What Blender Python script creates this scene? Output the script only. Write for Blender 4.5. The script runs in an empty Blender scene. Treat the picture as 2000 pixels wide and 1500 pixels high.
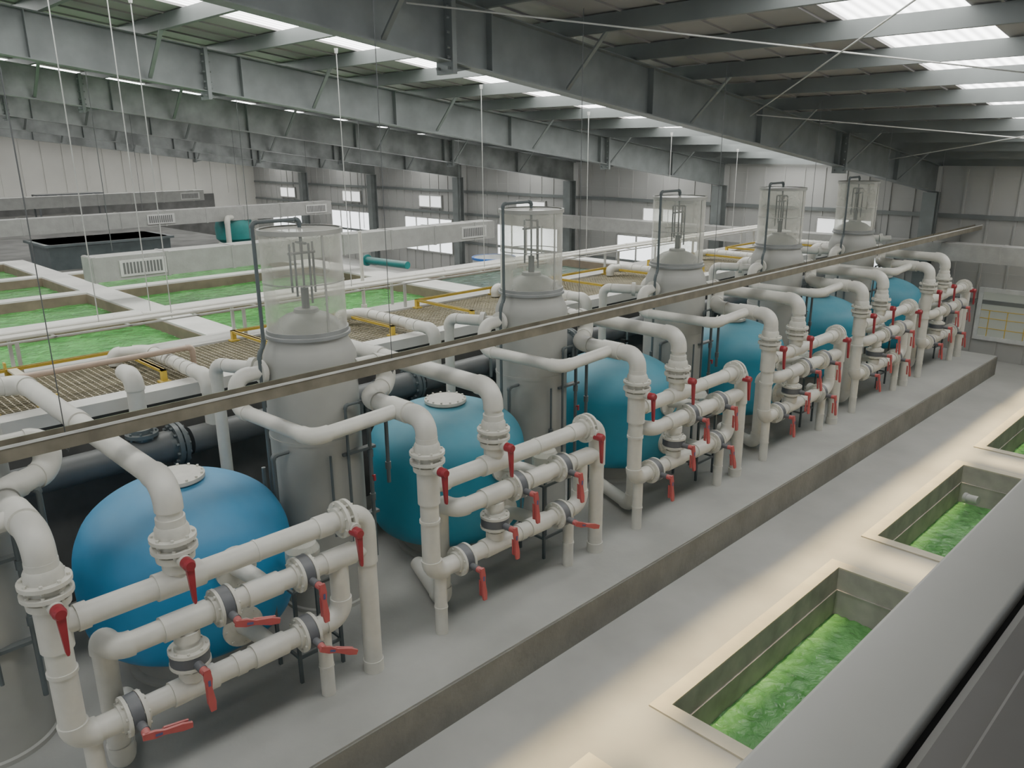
import bpy, bmesh, math, random
from mathutils import Vector, Matrix
random.seed(3)
SC=bpy.context.scene
COL=SC.collection
P=3.3
# ---------------------------------------------------------------- materials
def mat(name,col,rough=.5,metal=0.,var=.12,scale=4.,bump=0.,bscale=40.,dust_or_tint=0.,dust_or_tint_col=(.50,.49,.45),col2=None,spec=.5,detail=5.):
    m=bpy.data.materials.new(name); m.use_nodes=True
    nt=m.node_tree; N=nt.nodes; L=nt.links
    b=N['Principled BSDF']
    b.inputs['Roughness'].default_value=rough; b.inputs['Metallic'].default_value=metal
    b.inputs['Specular IOR Level'].default_value=spec
    tc=N.new('ShaderNodeTexCoord')
    n=N.new('ShaderNodeTexNoise'); n.inputs['Scale'].default_value=scale; n.inputs['Detail'].default_value=detail
    L.new(tc.outputs['Object'],n.inputs['Vector'])
    r=N.new('ShaderNodeValToRGB'); r.color_ramp.elements[0].position=.3; r.color_ramp.elements[1].position=.7
    c2=col2 if col2 else tuple(max(0,c*(1-2*var)) for c in col)
    r.color_ramp.elements[0].color=(*c2,1); r.color_ramp.elements[1].color=(*col,1)
    L.new(n.outputs['Fac'],r.inputs['Fac'])
    out=r.outputs['Color']
    if dust_or_tint>0:
        g=N.new('ShaderNodeNewGeometry'); s=N.new('ShaderNodeSeparateXYZ'); L.new(g.outputs['Normal'],s.inputs[0])
        mr=N.new('ShaderNodeMapRange'); mr.inputs[1].default_value=.1; mr.inputs[2].default_value=1.; mr.inputs[4].default_value=dust_or_tint
        L.new(s.outputs['Z'],mr.inputs[0])
        n2=N.new('ShaderNodeTexNoise'); n2.inputs['Scale'].default_value=2.2; n2.inputs['Detail'].default_value=6
        L.new(tc.outputs['Object'],n2.inputs['Vector'])
        mu=N.new('ShaderNodeMath'); mu.operation='MULTIPLY'; L.new(mr.outputs[0],mu.inputs[0])
        m3=N.new('ShaderNodeMapRange'); m3.inputs[1].default_value=.3; m3.inputs[2].default_value=.65; m3.inputs[3].default_value=.45
        L.new(n2.outputs['Fac'],m3.inputs[0]); L.new(m3.outputs[0],mu.inputs[1])
        mx=N.new('ShaderNodeMixRGB'); L.new(mu.outputs[0],mx.inputs['Fac']); L.new(out,mx.inputs['Color1']); mx.inputs['Color2'].default_value=(*dust_or_tint_col,1)
        out=mx.outputs['Color']
    L.new(out,b.inputs['Base Color'])
    if bump>0:
        n3=N.new('ShaderNodeTexNoise'); n3.inputs['Scale'].default_value=bscale; n3.inputs['Detail'].default_value=4
        L.new(tc.outputs['Object'],n3.inputs['Vector'])
        bp=N.new('ShaderNodeBump'); bp.inputs['Strength'].default_value=bump; bp.inputs['Distance'].default_value=.02
        L.new(n3.outputs['Fac'],bp.inputs['Height']); L.new(bp.outputs['Normal'],b.inputs['Normal'])
    return m
def emis(name,col,st,grid=0):
    m=bpy.data.materials.new(name); m.use_nodes=True
    nt=m.node_tree; b=nt.nodes['Principled BSDF']
    b.inputs['Base Color'].default_value=(.8,.8,.8,1); b.inputs['Roughness'].default_value=.4
    b.inputs['Emission Color'].default_value=(*col,1); b.inputs['Emission Strength'].default_value=st
    if grid:
        tc=nt.nodes.new('ShaderNodeTexCoord'); w=nt.nodes.new('ShaderNodeTexWave'); w.bands_direction='X'; w.inputs['Scale'].default_value=grid
        nt.links.new(tc.outputs['Object'],w.inputs['Vector'])
        mr=nt.nodes.new('ShaderNodeMapRange'); mr.inputs[3].default_value=st*.55; mr.inputs[4].default_value=st*1.2
        nt.links.new(w.outputs['Fac'],mr.inputs[0]); nt.links.new(mr.outputs[0],b.inputs['Emission Strength'])
    return m
def ribbed(name,col,axis,scale,rough=.5):
    m=mat(name,col,rough,0,.08,.6)
    nt=m.node_tree; b=nt.nodes['Principled BSDF']
    tc=nt.nodes.new('ShaderNodeTexCoord'); w=nt.nodes.new('ShaderNodeTexWave'); w.bands_direction=axis; w.inputs['Scale'].default_value=scale; w.wave_profile='SAW'
    nt.links.new(tc.outputs['Object'],w.inputs['Vector'])
    bp=nt.nodes.new('ShaderNodeBump'); bp.inputs['Strength'].default_value=.8; bp.inputs['Distance'].default_value=.05
    nt.links.new(w.outputs['Fac'],bp.inputs['Height']); nt.links.new(bp.outputs['Normal'],b.inputs['Normal'])
    return m
M_pipe=mat('dusty_pvc_white',(.61,.595,.53),.42,var=.07,scale=6,dust_or_tint=.4,dust_or_tint_col=(.52,.51,.48))
M_flange=mat('flange_white',(.59,.575,.505),.5,var=.08,scale=12,dust_or_tint=.35)
M_ring=mat('grey_rubber_ring',(.085,.09,.10),.5,var=.1,dust_or_tint=.3,dust_or_tint_col=(.3,.3,.3))
M_blue=mat('fibreglass_blue',(.018,.22,.44),.55,var=.08,scale=3,dust_or_tint=.36,dust_or_tint_col=(.20,.38,.48))
M_teal=mat('fibreglass_teal',(.012,.215,.31),.58,var=.08,scale=3,dust_or_tint=.5,dust_or_tint_col=(.19,.37,.43))
M_red=mat('red_plastic',(.27,.015,.025),.4,var=.1)
M_pink=mat('coral_plastic',(.42,.07,.07),.5,var=.1,dust_or_tint=.45,dust_or_tint_col=(.55,.28,.26))
M_lab=mat('blue_label',(.07,.08,.2),.5)
M_tower=mat('grey_polypropylene',(.34,.34,.31),.5,var=.06,scale=3,dust_or_tint=.3)
M_cone=mat('grey_cone',(.25,.26,.255),.4,var=.1,dust_or_tint=.3)
M_dark=mat('dark_grey_pvc',(.08,.088,.092),.5,var=.15,dust_or_tint=.35,dust_or_tint_col=(.24,.24,.22))
M_dgrey=mat('slate_grey_pvc',(.09,.11,.115),.45,var=.15,dust_or_tint=.3,dust_or_tint_col=(.3,.3,.28))
M_conc=mat('concrete_platform',(.36,.36,.335),.6,var=.12,scale=1.1,bump=.15,bscale=14)
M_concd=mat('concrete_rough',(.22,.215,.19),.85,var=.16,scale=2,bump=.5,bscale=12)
M_floor=mat('painted_floor',(.40,.40,.375),.42,var=.14,scale=.9,bump=.1,bscale=10)
M_curb=mat('cream_curb',(.58,.53,.40),.6,var=.1,scale=3)
M_basin=mat('basin_concrete',(.46,.43,.385),.7,var=.18,scale=3,bump=.2,bscale=10)
M_deck=mat('deck_white',(.64,.63,.59),.6,var=.12,scale=1.6)
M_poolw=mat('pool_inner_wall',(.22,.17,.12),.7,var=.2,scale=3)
M_black=mat('dark_waterproofing',(.10,.10,.095),.8,var=.25,scale=2)
M_back=mat('dark_back_floor',(.12,.12,.11),.8,var=.3,scale=1.5)
M_steel=mat('galvanised_steel',(.21,.23,.225),.5,.35,var=.15,scale=2.5,detail=8)
M_foil=mat('patchy_galvanised',(.34,.36,.35),.4,.45,var=.28,scale=1.6,detail=10)
M_steel2=mat('galvanised_purlin',(.16,.175,.17),.5,.3,var=.1,scale=2)
M_chan=mat('channel_steel',(.25,.225,.17),.4,.4,var=.2,scale=5,dust_or_tint=.7,dust_or_tint_col=(.10,.15,.05))  # upward faces tinted green: the greenish reflection is put into the colour
M_wire=mat('wire_steel',(.13,.135,.135),.5,.6)
M_rod=mat('white_rod',(.50,.50,.47),.5)
M_duct=mat('insulated_duct',(.33,.33,.31),.7,var=.10,scale=5,bump=.2,bscale=20)
M_grille=mat('vent_grille',(.58,.58,.55),.5)
M_grille2=mat('vent_slots',(.12,.12,.12),.5)
M_yel=mat('yellow_frp',(.62,.43,.04),.5,var=.12,dust_or_tint=.2)
M_grate=mat('frp_grating',(.33,.29,.19),.6,var=.2,scale=3)
M_beige=mat('beige_pipe',(.44,.33,.25),.5,var=.1)
M_roof=mat('roof_sheet',(.30,.285,.275),.5,var=.06,scale=.8)
M_wall=ribbed('wall_panel',(.38,.38,.36),'Z',.55)
M_wallx=ribbed('gable_panel',(.56,.55,.50),'Y',.30)
M_sill=mat('aluminium_sill',(.42,.415,.38),.5,.1,var=.05,scale=3)
M_brown=mat('brown_frame',(.13,.125,.115),.4,.2,var=.1)
M_blk=mat('black_seal',(.01,.01,.01),.6)
M_tub=mat('blue_tub',(.03,.16,.55),.4)
M_wtank=mat('white_tub',(.6,.62,.6),.5)
M_tealt=mat('green_teal_tank',(.01,.20,.19),.4,dust_or_tint=.3)
M_sky=emis('skylight_panel',(1.,1.,.98),10.5,grid=2.2)
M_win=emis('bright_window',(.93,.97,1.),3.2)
M_wallglow=emis('upper_wall_glow',(.95,.97,.95),1.6)  # glowing patches standing in for bright reflections on the upper wall panels
M_pane=emis('pale_interior_pane',(.75,.8,.7),.12)
M_pane.node_tree.nodes['Principled BSDF'].inputs['Base Color'].default_value=(.26,.28,.24,1)
def clear():
    m=bpy.data.materials.new('clear_acrylic'); m.use_nodes=True; nt=m.node_tree
    N=nt.nodes; L=nt.links; out=N['Material Output']; b=N['Principled BSDF']
    b.inputs['Base Color'].default_value=(.70,.68,.62,1); b.inputs['Roughness'].default_value=.25
    t=N.new('ShaderNodeBsdfTransparent'); t.inputs[0].default_value=(.93,.94,.9,1)
    mx=N.new('ShaderNodeMixShader'); 
    tc=N.new('ShaderNodeTexCoord'); n=N.new('ShaderNodeTexNoise'); n.inputs['Scale'].default_value=3; n.inputs['Detail'].default_value=6
    L.new(tc.outputs['Object'],n.inputs['Vector'])
    lw=N.new('ShaderNodeLayerWeight'); lw.inputs[0].default_value=.35
    mr=N.new('ShaderNodeMapRange'); mr.inputs[1].default_value=.35; mr.inputs[2].default_value=.7; mr.inputs[3].default_value=.14; mr.inputs[4].default_value=.38
    L.new(n.outputs['Fac'],mr.inputs[0])
    ad=N.new('ShaderNodeMath'); ad.operation='ADD'; ad.use_clamp=True
    m2=N.new('ShaderNodeMath'); m2.operation='MULTIPLY'; m2.inputs[1].default_value=.5; L.new(lw.outputs['Facing'],m2.inputs[0])
    L.new(mr.outputs[0],ad.inputs[0]); L.new(m2.outputs[0],ad.inputs[1])
    L.new(ad.outputs[0],mx.inputs[0]); L.new(t.outputs[0],mx.inputs[1]); L.new(b.outputs[0],mx.inputs[2]); L.new(mx.outputs[0],out.inputs[0])
    return m
M_clear=clear()
def water(name,c1,c2,spec=.5):
    m=bpy.data.materials.new(name); m.use_nodes=True; nt=m.node_tree; N=nt.nodes; L=nt.links; b=N['Principled BSDF']
    b.inputs['Roughness'].default_value=.09; b.inputs['Specular IOR Level'].default_value=spec
    tc=N.new('ShaderNodeTexCoord'); n=N.new('ShaderNodeTexNoise'); n.inputs['Scale'].default_value=1.6; n.inputs['Detail'].default_value=8; n.inputs['Distortion'].default_value=1.4
    L.new(tc.outputs['Object'],n.inputs['Vector'])
    r=N.new('ShaderNodeValToRGB'); r.color_ramp.elements[0].position=.32; r.color_ramp.elements[1].position=.62
    r.color_ramp.elements[0].color=(*c1,1); r.color_ramp.elements[1].color=(*c2,1)
    L.new(n.outputs['Fac'],r.inputs[0]); L.new(r.outputs[0],b.inputs['Base Color'])
    n2=N.new('ShaderNodeTexNoise'); n2.inputs['Scale'].default_value=7; n2.inputs['Detail'].default_value=6; n2.inputs['Distortion'].default_value=.6
    L.new(tc.outputs['Object'],n2.inputs['Vector'])
    bp=N.new('ShaderNodeBump'); bp.inputs['Strength'].default_value=1.; bp.inputs['Distance'].default_value=.08
    L.new(n2.outputs['Fac'],bp.inputs['Height']); L.new(bp.outputs[0],b.inputs['Normal'])
    return m
M_water=water('green_water',(.06,.21,.05),(.15,.40,.12))
M_waterp=water('pool_water',(.03,.17,.03),(.08,.33,.07),.3)
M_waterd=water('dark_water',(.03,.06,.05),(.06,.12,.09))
# ---------------------------------------------------------------- mesh helpers
def frame(d):
    d=d.normalized(); a=Vector((0,0,1)) if abs(d.z)<.9 else Vector((1,0,0))
    u=d.cross(a).normalized(); v=d.cross(u).normalized(); return u,v
def lathe(bm,prof,c=(0,0,0),ax=(0,0,1),seg=24,cap=True):
    c=Vector(c); d=Vector(ax).normalized(); u,v=frame(d); rings=[]
    for r,h in prof:
        if r<=1e-5: rings.append([bm.verts.new(c+d*h)])
        else: rings.append([bm.verts.new(c+d*h+(u*math.cos(2*math.pi*i/seg)+v*math.sin(2*math.pi*i/seg))*r) for i in range(seg)])
    for a,b in zip(rings[:-1],rings[1:]):
        for i in range(seg):
            j=(i+1)%seg
            try:
                if len(a)==1 and len(b)==1: break
                if len(a)==1: bm.faces.new((a[0],b[j],b[i]))
                elif len(b)==1: bm.faces.new((a[i],a[j],b[0]))
                else: bm.faces.new((a[i],a[j],b[j],b[i]))
            except ValueError: pass
    if cap:
        if len(rings[0])>1: bm.faces.new(rings[0][::-1])
        if len(rings[-1])>1: bm.faces.new(rings[-1])
def cyl(bm,c,ax,r,h,seg=20,r2=None):
    lathe(bm,[(r,0),(r if r2 is None else r2,h)],c,ax,seg)
def cylc(bm,c,ax,r,h,seg=20):
    d=Vector(ax).normalized(); cyl(bm,Vector(c)-d*h/2,d,r,h,seg)
def box(bm,a,b):
    x0,y0,z0=a; x1,y1,z1=b
    v=[bm.verts.new(p) for p in [(x0,y0,z0),(x1,y0,z0),(x1,y1,z0),(x0,y1,z0),(x0,y0,z1),(x1,y0,z1),(x1,y1,z1),(x0,y1,z1)]]
    for f in [(0,3,2,1),(4,5,6,7),(0,1,5,4),(1,2,6,5),(2,3,7,6),(3,0,4,7)]: bm.faces.new([v[i] for i in f])
def prism(bm,poly,d0,d1,fn):
    a=[bm.verts.new(fn(p,d0)) for p in poly]; b=[bm.verts.new(fn(p,d1)) for p in poly]; n=len(poly)
    for i in range(n):
        j=(i+1)%n; bm.faces.new((a[i],a[j],b[j],b[i]))
    bm.faces.new(a[::-1]); bm.faces.new(b)
def tube(bm,pts,r,seg=18,R=None,fit=1.13,ext=None):
    pts=[Vector(p) for p in pts]
    if R is None: R=r*1.5
    if ext is None: ext=r*.5
    S=[(pts[0],r)]
    for i in range(1,len(pts)-1):
        p=pts[i]; l0=(p-pts[i-1]).length; l1=(pts[i+1]-p).length
        d0=(p-pts[i-1]).normalized(); d1=(pts[i+1]-p).normalized()
        Lm=min(R,l0*.48,l1*.48); e=min(ext,l0*.5-Lm*.99 if l0*.5>Lm else 0.001,l1*.5-Lm*.99 if l1*.5>Lm else .001); e=max(e,.001)
        a=p-d0*Lm; b=p+d1*Lm; rf=r*fit
        if fit>1:
            S.append((a-d0*e,r)); S.append((a-d0*(e*.999),rf))
        c1=a+d0*Lm*.55; c2=b-d1*Lm*.55
        for k in range(0,8):
            t=k/7; q=a*(1-t)**3+c1*3*t*(1-t)**2+c2*3*t*t*(1-t)+b*t**3
            S.append((q,rf))
        if fit>1:
            S.append((b+d1*(e*.999),rf)); S.append((b+d1*e,r))
    S.append((pts[-1],r))
    n=len(S); T=[]
    for i in range(n):
        a=S[max(0,i-1)][0]; b=S[min(n-1,i+1)][0]
        if i<n-1 and i>0:
            A=(S[i][0]-a); B_=(b-S[i][0])
            t=(A.normalized() if A.length>1e-4 else Vector())+(B_.normalized() if B_.length>1e-4 else Vector())
        else: t=b-a
        T.append(t.normalized())
    u,v=frame(T[0]); rings=[]
    for i in range(n):
        t=T[i]; u=(u-t*u.dot(t)).normalized(); v=t.cross(u)
        rings.append([bm.verts.new(S[i][0]+(u*math.cos(2*math.pi*k/seg)+v*math.sin(2*math.pi*k/seg))*S[i][1]) for k in range(seg)])
    for a,b in zip(rings[:-1],rings[1:]):
        for i in range(seg):
            j=(i+1)%seg; bm.faces.new((a[i],a[j],b[j],b[i]))
    bm.faces.new(rings[0][::-1]); bm.faces.new(rings[-1])
def flange(bm,c,ax,r=.17,t=.035,bolts=8):
    c=Vector(c); d=Vector(ax).normalized(); u,v=frame(d)
    lathe(bm,[(r*.68,-t*1.6),(r*.71,-t*.5),(r,-t*.5),(r,t*.5),(r*.71,t*.5),(r*.68,t*1.6)],c,d,28)
    for i in range(bolts):
        a=2*math.pi*(i+.5)/bolts; q=c+(u*math.cos(a)+v*math.sin(a))*r*.86
        cyl(bm,q-d*t*1.1,d,r*.075,t*2.2,6)
def rod(bm,a,b,r,seg=6):
    a=Vector(a);b=Vector(b); cyl(bm,a,b-a,r,(b-a).length,seg)
def mk(name,bm,m,parent=None,base=(0,0,0),label=None,cat=None,kind=None,group=None,smooth=True,loc=None):
    bmesh.ops.recalc_face_normals(bm,faces=bm.faces)
    base=Vector(base)
    if base.length>0: bmesh.ops.translate(bm,vec=-base,verts=bm.verts)
    me=bpy.data.meshes.new(name); bm.to_mesh(me); bm.free()
    if smooth:
        for p in me.polygons: p.use_smooth=True
        me.set_sharp_from_angle(angle=math.radians(38))
    me.materials.append(m)
    o=bpy.data.objects.new(name,me); COL.objects.link(o)
    if parent: o.parent=parent; o.location=loc if loc is not None else (0,0,0)
    else: o.location=base if loc is None else loc
    tag(o,label,cat,kind,group)
    return o
def tag(o,label=None,cat=None,kind=None,group=None):
    if label: o['label']=label
    if cat: o['category']=cat
    if kind: o['kind']=kind
    if group: o['group']=group
def empty(name,loc,label,cat,group=None):
    o=bpy.data.objects.new(name,None); o.empty_display_size=.2; o.location=loc; COL.objects.link(o); tag(o,label,cat,None,group); return o
def copytree(o,parent=None):
    c=o.copy(); COL.objects.link(c)
    if parent is not None:
        c.parent=parent; c.matrix_parent_inverse=o.matrix_parent_inverse.copy()
    for ch in list(o.children): copytree(ch,c)
    return c
B=bmesh.new
def zb(y): return 6.485-.131*y
YW=22.2; XG=-43.2; XR=3.0; YN=-6.0
# ================================================================ STRUCTURE
bm=B(); box(bm,(-9.0,-4,-.45),(-4.96,20.8,0)); 
mk('floor',bm,M_conc,kind='structure',smooth=False,label='raised dusty grey concrete equipment platform',cat='floor')
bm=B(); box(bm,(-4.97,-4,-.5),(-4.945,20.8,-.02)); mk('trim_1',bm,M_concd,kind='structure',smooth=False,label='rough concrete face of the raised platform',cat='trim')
CW=.16
TY=[(-4.2,-.4),(.70,4.48),(5.70,9.42),(10.65,14.25),(15.47,19.2)]
TX=(-3.62,-2.3)
bm=B(); g=.11
box(bm,(-9,20.8,-.75),(TX[0]-g,YW,-.45)); box(bm,(-4.96,-6,-.75),(TX[0]-g,20.8,-.45)); box(bm,(TX[1]+g,-6,-.75),(-.3,YW,-.45))
ys=[-6]+[v for t in TY for v in (t[0]-g,t[1]+g)]+[YW]
for i in range(0,len(ys),2): box(bm,(TX[0]-g,ys[i],-.75),(TX[1]+g,ys[i+1],-.45))
box(bm,(-44,9,-.75),(-9,YW,-.45))
mk('floor',bm,M_floor,kind='structure',smooth=False,label='pale painted concrete floor with open troughs',cat='floor')
for i,(a,b) in enumerate(TY):
    w=CW; zt=-.43
    e=empty('water_trough',((TX[0]+TX[1])/2,(a+b)/2,-1.8),'sunken concrete trough with cream curb holding green water','trough','sunken troughs beside the walkway')
    base=e.location.copy()
    bm=B()
    for q in [((TX[0]-w,a-w,-.449),(TX[0],b+w,zt)),((TX[1],a-w,-.449),(TX[1]+w,b+w,zt)),((TX[0],a-w,-.449),(TX[1],a,zt)),((TX[0],b,-.449),(TX[1],b+w,zt))]: box(bm,*q)
    mk('curb',bm,M_curb,e,base,smooth=False)
    bm=B(); t=.10
    for q in [((TX[0]-t,a-t,-1.8),(TX[0],b+t,-.4505)),((TX[1],a-t,-1.8),(TX[1]+t,b+t,-.4505)),((TX[0],a-t,-1.8),(TX[1],a,-.4505)),((TX[0],b,-1.8),(TX[1],b+t,-.4505)),((TX[0],a,-1.8),(TX[1],b,-1.7))]: box(bm,*q)
    for q in [((TX[0],a,-.76),(TX[0]+.015,b,-.745)),((TX[0],b-.015,-.76),(TX[1],b,-.745))]: box(bm,*q)
    mk('basin',bm,M_basin,e,base,smooth=False)
    bm=B()
    nx,ny=24,60
    vs=[[bm.verts.new((TX[0]+.001+(TX[1]-TX[0]-.002)*ix/nx,a+.001+(b-a-.002)*iy/ny,-1.10+random.uniform(-.012,.012))) for iy in range(ny+1)] for ix in range(nx+1)]
    for ix in range(nx):
        for iy in range(ny): bm.faces.new((vs[ix][iy],vs[ix+1][iy],vs[ix+1][iy+1],vs[ix][iy+1]))
    mk('water',bm,M_water,e,base,label='rippling bright green water')
bm=B(); cyl(bm,(-3.4,13.75,-.80),(1,-.2,.1),.07,.22,16); lathe(bm,[(.085,0),(.085,.05)],(-3.4,13.75,-.80),(1,-.2,.1),16); mk('pipe_end',bm,M_rod,label='short white pipe outlet in the trough wall',cat='pipe',base=(-3.35,13.3,-.78))
bm=B(); box(bm,(XG,YW,-.75),(XR,YW+.2,zb(YW)+.95)); mk('wall_far',bm,M_wall,kind='structure',smooth=False,label='beige grey ribbed metal end wall',cat='wall')
bm=B()
prism(bm,[(YN,-.75),(YW,-.75),(YW,zb(YW)+.95),(YN,zb(YN)+.95)],XG-.2,XG,lambda p,d:Vector((d,p[0],p[1])))
mk('wall_left',bm,M_wallx,kind='structure',smooth=False,label='white corrugated gable wall',cat='wall')
bm=B()
yy=YN+.5
while yy<YW: box(bm,(XG,yy,2.5),(XG+.04,yy+.06,zb(yy)+.8)); yy+=.9
mk('trim_8',bm,M_wallx,kind='structure',smooth=False,label='vertical ribs of the gable cladding',cat='trim')
bm=B(); box(bm,(XG,YN,.2),(XG+.12,YW-2.5,2.5)); mk('trim_2',bm,M_black,kind='structure',smooth=False,label='dark lower wall lining',cat='trim')
bm=B(); box(bm,(-.30,YN,-.75),(-.12,YW,4.10)); mk('wall_right',bm,M_wall,kind='structure',smooth=False,label='inner wall beneath the observation window',cat='wall')
for i,z in enumerate([1.0,2.15,3.05]):
    bm=B(); box(bm,(XG+.1,YW-.08,z-.05),(-.3,YW-.0,z+.05)); mk('trim_3',bm,M_steel2,kind='structure',smooth=False,label='horizontal steel wall girt',cat='trim')
bm=B(); x=XG+.6
while x<-.5:
    box(bm,(x,YW-.03,-.45),(x+.05,YW,zb(YW)+.6)); x+=.6
mk('trim_7',bm,M_wall,kind='structure',smooth=False,label='vertical seams of the end wall panels',cat='trim')
SK=[(-40.6,-39.4),(-34.6,-33.4),(-28.2,-26.8),(-22.0,-20.6),(-15.8,-14.4),(-11.7,-10.0),(-4.3,-3.0)]
edges=[XG]+[v for s in SK for v in s]+[XR]
def roofseg(bm,x0,x1,dz0,dz1,y0=YN,y1=YW+.2):
    prism(bm,[(x0,dz0),(x1,dz0),(x1,dz1),(x0,dz1)],y0,y1,lambda p,d:Vector((p[0],d,zb(d)+p[1])))
bm=B()
for i in range(0,len(edges),2): roofseg(bm,edges[i],edges[i+1],.87,.97)
x=XG+.3
while x<XR:
    if not any(s[0]-.05<x<s[1]+.05 for s in SK): roofseg(bm,x,x+.03,.845,.872)
    x+=.6
mk('ceiling',bm,M_roof,kind='structure',smooth=False,label='grey metal roof sheeting between skylight strips',cat='ceiling')
for i,(xa,xb) in enumerate(SK):
    bm=B(); roofseg(bm,xa,xb,.90,.93); mk('window_%d'%(i+1),bm,M_sky,kind='structure',smooth=False,label='translucent skylight strip glowing with daylight',cat='skylight')
proto=None
y=-4.6
while y<22:
    if proto is None:
        bm=B()
        prof=[(-.03,0),(.05,0),(.05,.012),(-.018,.012),(-.018,.188),(.05,.188),(.05,.2),(-.03,.2)]
        prism(bm,prof,XG+.02,XR,lambda p,d:Vector((d,p[0],p[1])))
        proto=mk('roof_purlin',bm,M_steel2,smooth=False,label='long galvanised roof purlin under the sheeting',cat='purlin',group='roof purlins',loc=(0,y,zb(y)+.655)); o=proto
    else:
        o=proto.copy(); COL.objects.link(o); o.location=(0,y,zb(y)+.655)
    y+=1.4
proto=None
for i in range(6):
    x=-7.2-6*i
    if proto is None:
        e=empty('roof_rafter',(x,8,zb(8)),'deep galvanised steel rafter with bolted splice plates and braces','rafter','main roof rafters'); proto=e
        base=e.location.copy()
        bm=B()
        I=[(-.11,0),(.11,0),(.11,.016),(.008,.016),(.008,.634),(.11,.634),(.11,.65),(-.11,.65),(-.11,.634),(-.008,.634),(-.008,.016),(-.11,.016)]
        prism(bm,I,YN+.1,YW-.25,lambda p,d:Vector((x+p[0],d,zb(d)+p[1])))
        mk('beam',bm,M_steel,e,base,smooth=False)
        for ys_ in (-2.5,6.1,16.3):
            bm=B(); z=zb(ys_)
            box(bm,(x-.14,ys_-.03,z-.12),(x+.14,ys_+.03,z+.66))
            for zz in (-.06,.05,.15,.30,.45,.56):
                for xx in (-.09,.09):
                    cylc(bm,(x+xx,ys_,z+zz),(0,1,0),.016,.14,6)
            prism(bm,[(0,0),(.35,0),(0,-.11)],x-.006,x+.006,lambda p,d:Vector((d,ys_+p[0],z-.131*p[0]+p[1])))
            mk('splice_plate',bm,M_steel,e,base,smooth=False)
        for kk in range(9):
            ya=-4.6+1.4*(2*kk+1)
            for s in (-1,1):
                bm=B()
                a=Vector((x+s*.09,ya,zb(ya)+.04)); b=Vector((x+s*.75,ya,zb(ya)+.70))
                prism(bm,[(-.03,-.004),(.03,-.004),(.03,.004),(-.024,.004),(-.024,.03),(-.03,.03)],0,1,lambda p,d:a.lerp(b,d)+Vector((0,p[0],p[1])))
                mk('fly_brace',bm,M_steel,e,base,smooth=False)
        for kk in range(8):
            ya=-3.2+3.1*kk+.6
            bm=B(); box(bm,(x-.10,ya-.006,zb(ya)+.012),(x+.10,ya+.006,zb(ya)+.636)); mk('stiffener',bm,M_steel,e,base,smooth=False)
    else:
        c=copytree(proto); c.location.x=x
        if i>=2:
            for ch in c.children:
                if ch.name.startswith('beam'):
                    ch.data=ch.data.copy(); ch.data.materials[0]=M_foil
for i in range(6):
    x=-7.2-6*i
    bm=B(); s=.16
    prism(bm,[(-s,-s),(s,-s),(s,-s+.02),(.012,-s+.02),(.012,s-.02),(s,s-.02),(s,s),(-s,s),(-s,s-.02),(-.012,s-.02),(-.012,-s+.02),(-s,-s+.02)],-.45,zb(YW-.4),lambda p,d:Vector((x+p[0],YW-.45+p[1],d)))
    box(bm,(x-.22,YW-.68,-.45),(x+.22,YW-.22,-.42))
    mk('steel_column',bm,M_steel,base=(x,YW-.45,-.45),smooth=False,label='galvanised steel H column against the end wall',cat='column',group='end wall columns')
for (a,b,dz) in [((-7.1,5.5),(-1.2,12.5),.45),((-7.1,12.5),(-1.2,5.5),.40),((-7.1,12.7),(-1.2,18.5),.45),((-7.1,18.5),(-1.2,12.7),.40)]:
    bm=B(); rod(bm,(a[0],a[1],zb(a[1])+dz),(b[0],b[1],zb(b[1])+dz),.009,8)
    mk('bracing_rod',bm,M_rod,base=(a[0],a[1],zb(a[1])+.45),label='thin pale steel cross bracing rod under roof',cat='rod',group='roof bracing rods')
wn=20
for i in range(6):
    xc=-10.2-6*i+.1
    for (w,z0,z1,ox,mm) in ((3.2,.45,1.85,0.4,M_win),(1.5,2.35,2.8,.6,M_wallglow)):  # the smaller upper panes are added glow patches imitating reflections
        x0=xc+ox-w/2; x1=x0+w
        e=empty('window_%d'%wn,((x0+x1)/2,YW,z0),'bright window in the end wall with white frame, upper row standing in for reflections','window'); e['kind']='structure'; wn+=1
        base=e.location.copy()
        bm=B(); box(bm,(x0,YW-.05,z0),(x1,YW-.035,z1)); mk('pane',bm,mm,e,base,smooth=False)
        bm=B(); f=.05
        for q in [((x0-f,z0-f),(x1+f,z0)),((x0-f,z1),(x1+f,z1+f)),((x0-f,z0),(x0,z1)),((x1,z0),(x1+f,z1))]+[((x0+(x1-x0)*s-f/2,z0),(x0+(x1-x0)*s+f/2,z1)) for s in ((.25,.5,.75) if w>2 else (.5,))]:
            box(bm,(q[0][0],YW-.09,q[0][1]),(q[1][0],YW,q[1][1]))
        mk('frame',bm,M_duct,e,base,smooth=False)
e=empty('window_40',(-4.6,YW,.1),'white framed window looking onto yellow railings','window'); e['kind']='structure'; base=e.location.copy()
bm=B(); f=.10; x0,x1,z0,z1=-5.8,-3.4,.15,1.25
for q in [((x0-f,z0-f),(x1+f,z0)),((x0-f,z1),(x1+f,z1+f)),((x0-f,z0),(x0,z1)),((x1,z0),(x1+f,z1))]: box(bm,(q[0][0],YW-.09,q[0][1]),(q[1][0],YW,q[1][1]))
mk('frame',bm,M_wtank,e,base,smooth=False)
bm=B(); box(bm,(x0,YW-.05,z0),(x1,YW-.035,z1)); mk('pane',bm,M_pane,e,base,smooth=False)
bm=B()
for z in (.35,.6,.8): rod(bm,(x0,YW-.07,z),(x1,YW-.07,z),.010)
for k in range(6): rod(bm,(x0+.2+k*.4,YW-.07,z0),(x0+.2+k*.4,YW-.07,.8),.010)
mk('yellow_railing',bm,M_yel,e,base)
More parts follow.
